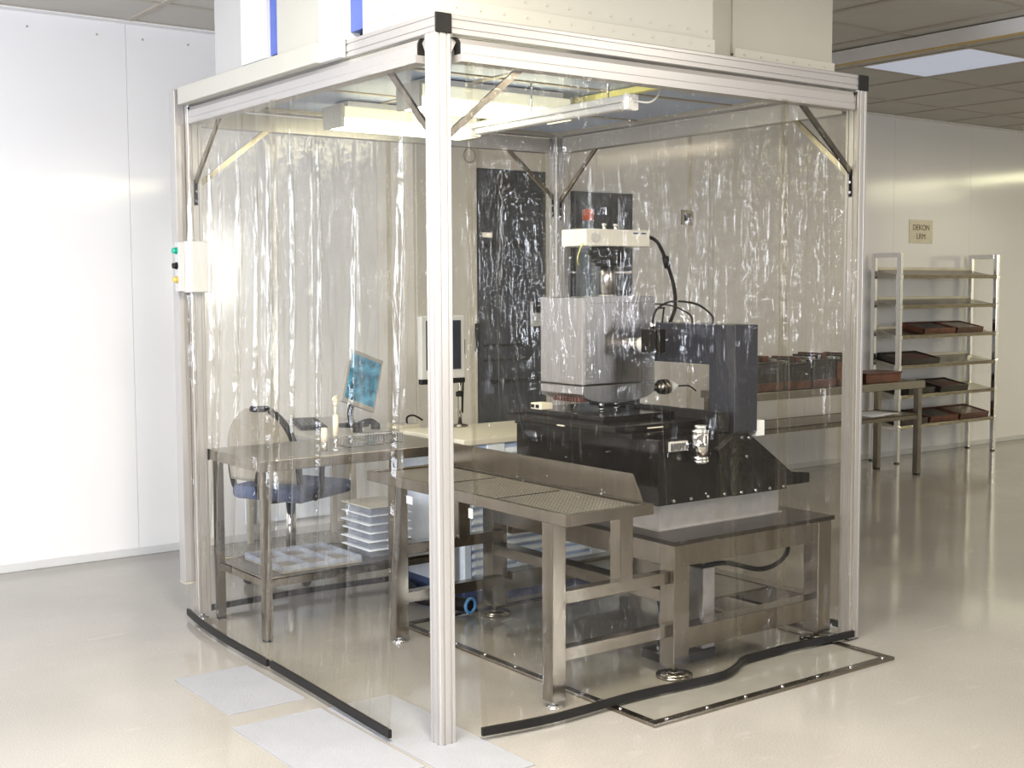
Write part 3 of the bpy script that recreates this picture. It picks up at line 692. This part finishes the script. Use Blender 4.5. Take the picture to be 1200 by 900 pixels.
for k, (x, y, s_) in enumerate(((.66, 1.78, .9), (.78, 1.80, 1.1), (.90, 1.82, 1.0))):
    lb = ('small wire basket on the steel table nearest the vial', 'small wire basket on the steel table, middle one of three', 'small wire basket on the steel table farthest from the vial')[k]
    v = thing('wire_basket', lb, 'basket', (x, y, .83), group='wire baskets on the steel table')
    bx('base', 'steel', v, x-.045, y-.05, .83, x+.045, y+.05, .834)
    mb = MB()
    for i in range(7):
        a = -.045+i*.015
        for yy in (-.05, .05): mb.box(x+a-.001, y+yy-.001, .834, x+a+.001, y+yy+.001, .834+.04*s_)
        for xx in (-.045, .045): mb.box(x+xx-.001, y+a*1.1-.001, .834, x+xx+.001, y+a*1.1+.001, .834+.04*s_)
    mb.build('wires', 'chrome', v)['kind'] = 'stuff'
    mb = MB(); zz = .834+.04*s_
    for a in ((-.046, -.051, .046, -.049), (-.046, .049, .046, .051), (-.046, -.051, -.044, .051), (.044, -.051, .046, .051)): mb.box(x+a[0], y+a[1], zz, x+a[2], y+a[3], zz+.003)
    mb.build('rim', 'chrome', v)
# trays on lower shelf
v = thing('sample_tray', 'flat divided clear tray lying on the lower shelf of the steel table', 'tray', (.42, 1.80, .29))
bx('base', 'tray_insert', v, .20, 1.62, .29, .62, 2.02, .30, .003)
for i in range(4): bx('divider', 'clear_plastic', v, .20+i*.138, 1.62, .30, .206+i*.138, 2.02, .325)
for i in range(3): bx('divider', 'clear_plastic', v, .2, 1.62+i*.197, .30, .62, 1.626+i*.197, .325)
for k in range(6):
    z = .29+.042*k
    lb = ['bottom clear box of the stack on the table shelf', 'second clear box from the bottom of the shelf stack', 'third clear box from the bottom of the shelf stack', 'third clear box from the top of the shelf stack', 'second clear box from the top of the shelf stack', 'top clear box with tan lid on the shelf stack'][k]
    dx = random.uniform(-.008, .008)
    v = thing('clear_box', lb, 'box', (.80+dx, 1.80, z), group='clear boxes stacked on the table shelf')
    bx('body', 'clear_plastic', v, .705+dx, 1.675, z, .905+dx, 1.915, z+.036, .004)
    bx('lid', 'bench_white' if k == 5 else 'box_pale', v, .685+dx, 1.655, z+.036, .925+dx, 1.935, z+.0405, .001)
# blue hose end
v = thing('hose', 'dark hose with bright blue end ring on the floor behind the front post', 'hose', (1.0, 1.36, 0))
MB().tube([(1.06, 1.36, .065), (1.02, 1.52, .06), (1.0, 1.72, .045), (1.06, 1.9, .04), (1.08, 2.05, .04)], .034, 14).build('pipe', 'rubber', v)
MB().torus((1.062, 1.352, .065), (.25, -1, 0), .034, .008).build('end_ring', 'blue_hose', v)

# ------------------------------------------------------------------ behind the booth: desk, chair, screens, cabinet
dk = thing('computer_desk', 'pale computer desk against the back wall behind the booth', 'desk', (1.3, 3.2, 0))
bx('top', 'white_paint', dk, .95, 2.72, .735, 1.63, 3.73, .76, .004)
for x, y in ((1.20, 2.75), (1.57, 2.75), (.98, 3.66), (1.57, 3.66)): bx('leg', 'tbar', dk, x, y, 0, x+.035, y+.035, .735, .002)
bx('back_panel', 'box_pale', dk, .98, 3.70, .12, 1.6, 3.715, .70)
v = thing('keyboard', 'black computer keyboard on the desk', 'keyboard', (1.22, 3.3, .76), rz=-.35)
bx('case', 'black_matte', v, -.08, -.24, 0, .08, .24, .022, .004, True)
for r in range(5):
    for c_ in range(14): bx('key', 'key', v, -.07+r*.028, -.228+c_*.0327, .022, -.046+r*.028, -.2+c_*.0327, .03, 0, True)
v = thing('flat_monitor', 'tilted flat monitor with blue picture on the computer desk', 'monitor', (1.44, 3.08, .76), rz=.25)
MB().lathe((0, .05, 0), (0, 0, 1), [(0, .10), (.012, .10), (.02, .04)], 24).build('base', 'black_matte', v, local=True)
MB().tube([(0, .06, .02), (0, .07, .08), (0, .05, .16)], .018).build('stem', 'black_matte', v, local=True)
tm = Matrix.Translation((0, 0, .12)) @ Matrix.Rotation(math.radians(-4), 4, 'X') @ Matrix.Rotation(math.radians(19), 4, 'Y')
sc = MB().box(-.14, 0, 0, .14, .028, .33, tm).build('bezel', 'bezel', v, .004, True)
MB().box(-.123, -.002, .028, .123, .001, .305, tm).build('screen', 'screen_blue', sc, 0, True)
v = thing('paper_tray', 'cream document tray with lamp cable at the desk end', 'tray', (1.62, 2.74, .76))
bx('tray', 'cream_plastic', v, 1.53, 2.73, .76, 1.66, 2.90, .79, .005)
bx('tray_inset', 'bezel', v, 1.545, 2.745, .79, 1.645, 2.885, .794)
MB().tube([(1.60, 2.78, .79), (1.60, 2.78, .83), (1.64, 2.77, .84), (1.69, 2.75, .81)], .006).build('cord', 'rubber', v)
v = thing('telephone', 'dark telephone handset lying on the desk by the monitor', 'telephone', (1.37, 2.86, .76), rz=.5)
MB().tube([(-.10, 0, .03), (-.05, 0, .05), (.05, 0, .05), (.10, 0, .03)], .018).build('handset', 'black_matte', v, local=True)
MB().lathe((-.10, 0, .0), (0, 0, 1), [(0, .028), (.03, .028), (.04, .015)], 14).lathe((.10, 0, .0), (0, 0, 1), [(0, .028), (.03, .028), (.04, .015)], 14).build('earpiece', 'black_matte', v, local=True)

ch = thing('office_chair', 'office chair with cream back, dark rim and blue seat behind the steel table', 'chair', (.80, 2.72, 0), rz=.45)
# facing local +X; backrest at -X
mb = MB()
def backfn(u, v_):
    wv = .235*math.sqrt(max(.02, 1-max(0, (v_-.35)/.68)**2))
    return (-.22-.06*v_-.05*(1-(2*u-1)**2)*.6, (2*u-1)*max(.03, wv), .56+.40*v_)
mb.grid(16, 16, backfn)
o = mb.build('backrest', 'fabric_cream', ch, local=True); sm = o.modifiers.new('thick', 'SOLIDIFY'); sm.thickness = .035
edge = [backfn(0, k/14) for k in range(15)]+[backfn(k/14, 1) for k in range(1, 9)]
MB().tube(edge, .018, 8, 2).build('back_rim', 'rubber', ch, local=True)
o = bx('seat', 'fabric_blue', ch, -.22, -.24, .45, .26, .24, .53, .03, True)
MB().tube([(-.24, 0, .66), (-.28, 0, .55), (-.22, 0, .46), (0, 0, .44)], .02).build('back_bar', 'rubber', ch, local=True)
for s_ in (-1, 1):
    MB().tube([(-.12, s_*.25, .47), (-.12, s_*.30, .52), (-.12, s_*.31, .66), (.02, s_*.31, .68), (.14, s_*.31, .67)], .016).build('armrest', 'rubber', ch, local=True)
MB().cyl((0, 0, .1), (0, 0, .45), .028).build('gas_column', 'chrome', ch, local=True)
for k in range(5):
    a = k*2*PI/5+.3; e = (.28*math.cos(a), .28*math.sin(a))
    sp_ = MB().tube([(0, 0, .11), (e[0]*.6, e[1]*.6, .10), (e[0], e[1], .075)], .02).build('base_arm', 'rubber', ch, local=True)
    MB().cyl((e[0], e[1]-.012, .03), (e[0], e[1]+.012, .03), .029).build('castor', 'black_matte', sp_, local=True)

# low cabinet with louvred front inside the booth, behind the machine
lb = thing('base_cabinet', 'low cabinet with beige top and louvred front tinted daylight blue behind the machine', 'cabinet', (1.67, 1.83, 0))
cx0, cx1, cy0, cy1, cz = 1.16, 2.19, 1.54, 2.13, .845
bx('carcass', 'box_pale', lb, cx0, cy0+.012, .09, cx1, cy1, cz-.03, .003)
bx('plinth', 'fabric_blue', lb, cx0+.01, cy0+.02, 0, cx1-.01, cy1-.02, .09)
bx('top', 'bench_white', lb, cx0-.01, cy0-.01, cz-.03, cx1+.01, cy1, cz, .004)
for a, b_ in ((cx0, 1.20), (1.305, 1.41), (1.66, 1.74), (1.98, cx1)): bx('stile', 'box_pale', lb, a, cy0, .09, b_, cy0+.012, cz-.03, .002)
for a, b_ in ((1.20, 1.305), (1.41, 1.66), (1.74, 1.98)):
    pn = bx('louvre_panel', 'daylit_blue', lb, a, cy0+.009, .09, b_, cy0+.0125, cz-.03)
    for k in range(16):
        z = .11+k*.043
        MB().prism([(cy0+.009, z), (cy0-.004, z+.004), (cy0-.004, z+.012), (cy0+.009, z+.030)], 'x', a+.006, b_-.006).build('slat', 'box_pale', pn)
# monitor on a pole standing on the cabinet
v = thing('pole_monitor', 'grey framed dark monitor on a pole arm half hidden by the front post', 'monitor', (1.49, 2.06, cz))
MB().cyl((1.49, 2.06, cz), (1.49, 2.06, 1.40), .012).build('pole', 'chrome', v)
MB().lathe((1.49, 2.06, cz), (0, 0, 1), [(0, .045), (.010, .045), (.016, .018)]).build('base', 'steel', v)
MB().cyl((1.49, 2.06, 1.01), (1.49, 2.06, 1.035), .022).build('clamp', 'black_matte', v)
MB().tube([(1.505, 2.06, 1.40), (1.51, 2.05, 1.22), (1.505, 2.05, 1.06), (1.50, 2.05, .92)], .005).build('cable', 'rubber', v)
bz2 = bx('bezel', 'bezel', v, 1.20, 1.985, 1.115, 1.475, 2.025, 1.45, .006)
bx('screen', 'screen_dark', bz2, 1.228, 1.982, 1.165, 1.447, 1.986, 1.425)
bx('lower_strip', 'black_matte', bz2, 1.20, 1.983, 1.09, 1.475, 2.02, 1.118, .004)
bx('mount', 'black_matte', v, 1.455, 2.025, 1.24, 1.505, 2.065, 1.32, .003)
# equipment cabinet with dark glass door
cbn = thing('equipment_cabinet', 'tall beige cabinet with dark glass door behind the booth', 'cabinet', (2.55, 3.5, 0))
bx('body', 'cabinet_paint', cbn, 1.995, 3.32, 0, 3.10, 3.77, 2.75, .004)
bx('side_door', 'cabinet_paint', cbn, 2.01, 3.30, .05, 2.478, 3.32, 2.70, .003)
gd = bx('glass_door', 'dark_glass', cbn, 2.492, 3.30, .05, 3.06, 3.32, 2.385, .003)
bx('handle', 'black_matte', gd, 2.455, 3.275, 1.17, 2.485, 3.30, 1.36, .005)
for z, hh in ((1.86, .05), (1.20, .02), (1.10, .02), (.95, .03)): bx('dark_rail', 'rubber', gd, 2.53, 3.294, z, 3.05, 3.30, z+hh)
bx('inner_panel', 'flat_grey', gd, 2.92, 3.292, 1.33, 3.04, 3.30, 1.50); bx('inner_panel', 'black_matte', gd, 2.94, 3.288, 1.42, 3.04, 3.292, 1.52)
bx('lit_label', 'cream_plastic', gd, 2.52, 3.297, 1.93, 2.60, 3.30, 1.96)
MB().torus((2.42, 3.296, 2.46), (0, 1, 0), .045, .004).build('ring_mark', 'tbar', cbn)
# notice board and gas cylinder right of the back post
nb = thing('dark_wall_board', 'dark grey panel on the back wall seen right of the back post', 'panel', (3.95, 3.75, 1.0))
bx('board', 'dark_glass', nb, 3.66, 3.745, 1.0, 4.26, 3.772, 2.31, .003)
for z in (1.35, 1.7, 2.02): bx('divider', 'tbar', nb, 3.66, 3.74, z, 4.26, 3.746, z+.015)
gc = thing('gas_cylinder', 'blue grey gas cylinder with orange cap behind the booth back post', 'gas cylinder', (3.62, 3.52, 0))
MB().lathe((3.62, 3.52, 0), (0, 0, 1), [(0, .085), (1.85, .085), (1.95, .06), (2.0, .03), (2.08, .025)], 24).build('body', 'cylinder_blue', gc)
MB().lathe((3.62, 3.52, 2.08), (0, 0, 1), [(0, .04), (.07, .04), (.08, .03)], 16).build('cap', 'orange', gc)
v = thing('wall_socket', 'small dark socket on the back wall right of the machine camera', 'socket', (4.85, 3.77, 2.1))
bx('plate', 'tbar', v, 4.80, 3.764, 2.09, 4.93, 3.774, 2.21, .003); bx('insert', 'rubber', v, 4.83, 3.76, 2.12, 4.90, 3.764, 2.18, .002)

# ------------------------------------------------------------------ right side: long bench with crates, rack
table('long_bench', 'long stainless steel bench with crates along the right of the back wall', 4.62, 6.78, 2.87, 3.36, .80, .05, .52, .06, 'bench')
crates = [(4.66, .40, .27, 'tray_dark', 'black crate at the left end of the long bench row'), (5.08, .30, .25, 'tray_dark', 'dark crate second from the left on the long bench'),
          (5.40, .28, .27, 'tray_dark', 'black crate third from the left on the long bench'), (5.70, .30, .26, 'tray_red', 'rust red crate behind the right post on the long bench')]
for x, wd, hh, mt, lab in crates:
    v = thing('crate', lab, 'crate', (x+wd/2, 3.05, .80), group='crates on the long bench')
    bx('body', mt, v, x, 2.92, .80, x+wd, 3.25, .80+hh*.75, .006)
    bx('rim', 'tray_dark', v, x-.006, 2.914, .80+hh*.75, x+wd+.006, 3.256, .80+hh*.83, .004)
    for k in range(4): bx('cartridge', ('tray_insert', 'tray_dark', 'tray_red', 'tray_insert')[k], v, x+.02+k*wd*.23, 2.95, .80+hh*.83, x+.02+k*wd*.23+wd*.17, 3.2, .80+hh*(.9+.1*((k*7) % 3)/2), .003)
    bx('front_band', 'tray_red', v, x+.01, 2.909, .805, x+wd-.01, 2.92, .865, .002)
v = thing('cassette_tray', 'rust red shallow tray at the right end of the long bench', 'tray', (6.32, 3.05, .80))
bx('body', 'tray_red', v, 6.10, 2.95, .80, 6.56, 3.2, .87, .006); bx('lid', 'tray_brown', v, 6.095, 2.945, .87, 6.565, 3.205, .885, .003)
v = thing('paper_sheets', 'white sheets of paper on the lower shelf of the long bench', 'paper', (6.3, 3.05, .524))
for k in range(3): bx('sheet', 'paper', v, 6.15+k*.11, 2.93+.02*k, .524+.002*k, 6.33+k*.11, 3.17+.02*k, .526+.002*k)

rk = thing('shelf_rack', 'tall chrome rack with six tilted shelves against the back wall', 'rack', (7.85, 3.55, 0))
RX0, RX1, RYF, RYB, RZ = 7.13, 8.62, 3.40, 3.715, 1.89; rl = .04
for x in (RX0, RX1):
    for y in (RYF, RYB-rl):
        p_ = bx('upright', 'chrome', rk, x, y, .01, x+rl, y+rl, RZ, .003)
        bx('foot', 'rubber', p_, x+.004, y+.004, 0, x+rl-.004, y+rl-.004, .01)
    bx('top_bar', 'chrome', rk, x, RYF+rl, RZ-rl, x+rl, RYB-rl, RZ, .003)
    bx('bottom_bar', 'chrome', rk, x+.005, RYF+rl, .30, x+rl-.005, RYB-rl, .33, .003)
SZ = [1.675, 1.405, 1.135, .865, .595, .32]
for z in SZ:
    mt = Matrix.Translation((0, RYF, z)) @ Matrix.Rotation(math.radians(11), 4, 'X')
    sh = MB().box(RX0+rl, .01, 0, RX1, .32, .008, mt).build('shelf', 'steel_top', rk)
    MB().box(RX0+rl, .0, -.014, RX1, .012, .02, mt).build('front_lip', 'steel', sh)
    MB().box(RX0+rl, .31, 0, RX1, .322, .03, mt).build('rear_lip', 'cream_plastic', sh)
    for x in (RX0, RX1): bx('clamp', 'chrome', rk, x-.004, RYF-.004, z-.02, x+rl+.004, RYF+rl+.004, z+.02, .003)
def tray(z, x, wd, mt, ins, lab, tilt=0, dy=.02, name='storage_tray'):
    v = thing(name, lab, 'tray', (x+wd/2, RYF+.14, z+.04), group='trays on the shelf rack')
    v.rotation_euler = (math.radians(11), math.radians(tilt), 0)
    a = wd/2
    bx('base', mt, v, -a, -.14+dy, 0, a, .16, .012, .002, True)
    for q in ((-a, -.14+dy, a, -.128+dy), (-a, .148, a, .16), (-a, -.14+dy, -a+.012, .16), (a-.012, -.14+dy, a, .16)): bx('wall', mt, v, q[0], q[1], .012, q[2], q[3], .055, .002, True)
    bx('insert', ins, v, -a+.02, -.115+dy, .012, a-.02, .135, .045, .003, True)
tray(SZ[2], 7.52, .48, 'tray_red', 'tray_dark', 'dark red tray on the third rack shelf, left one')
tray(SZ[2], 8.02, .42, 'tray_brown', 'tray_insert', 'brown tray with grey insert on the third rack shelf, right one')
tray(SZ[3], 7.20, .56, 'tray_dark', 'tray_brown', 'dark tray on the fourth rack shelf by the left upright')
tray(SZ[4], 7.30, .40, 'tray_dark', 'tray_dark', 'black tray on the fifth rack shelf behind the long bench end')
tray(SZ[4], 7.78, .44, 'tray_dark', 'tray_brown', 'dark tray in the middle of the fifth rack shelf')
tray(SZ[5], 7.20, .40, 'tray_dark', 'tray_brown', 'dark tray at the left end of the lowest rack shelf')
tray(SZ[5], 7.63, .44, 'tray_red', 'tray_dark', 'dark red tray second on the lowest rack shelf')
tray(SZ[5], 8.10, .46, 'tray_brown', 'tray_brown', 'brown tray at the right end of the lowest rack shelf')

sg = thing('wall_sign', 'small tan plastic sleeve sign with two lines on the wall above the rack', 'sign', (7.93, 3.77, 2.0))
bx('sleeve', 'sign_film', sg, 7.75, 3.768, 1.995, 8.11, 3.774, 2.215, .002)
R_ = Matrix.Rotation(PI/2, 4, 'X')
text_part('lettering', 'DEKON', .075, Matrix.Translation((7.93-7.93, 3.7672-3.77, 2.118-2.0)) @ R_, 'ink', sg)
text_part('lettering', 'LRM', .075, Matrix.Translation((7.93-7.93, 3.7672-3.77, 2.035-2.0)) @ R_, 'ink', sg)
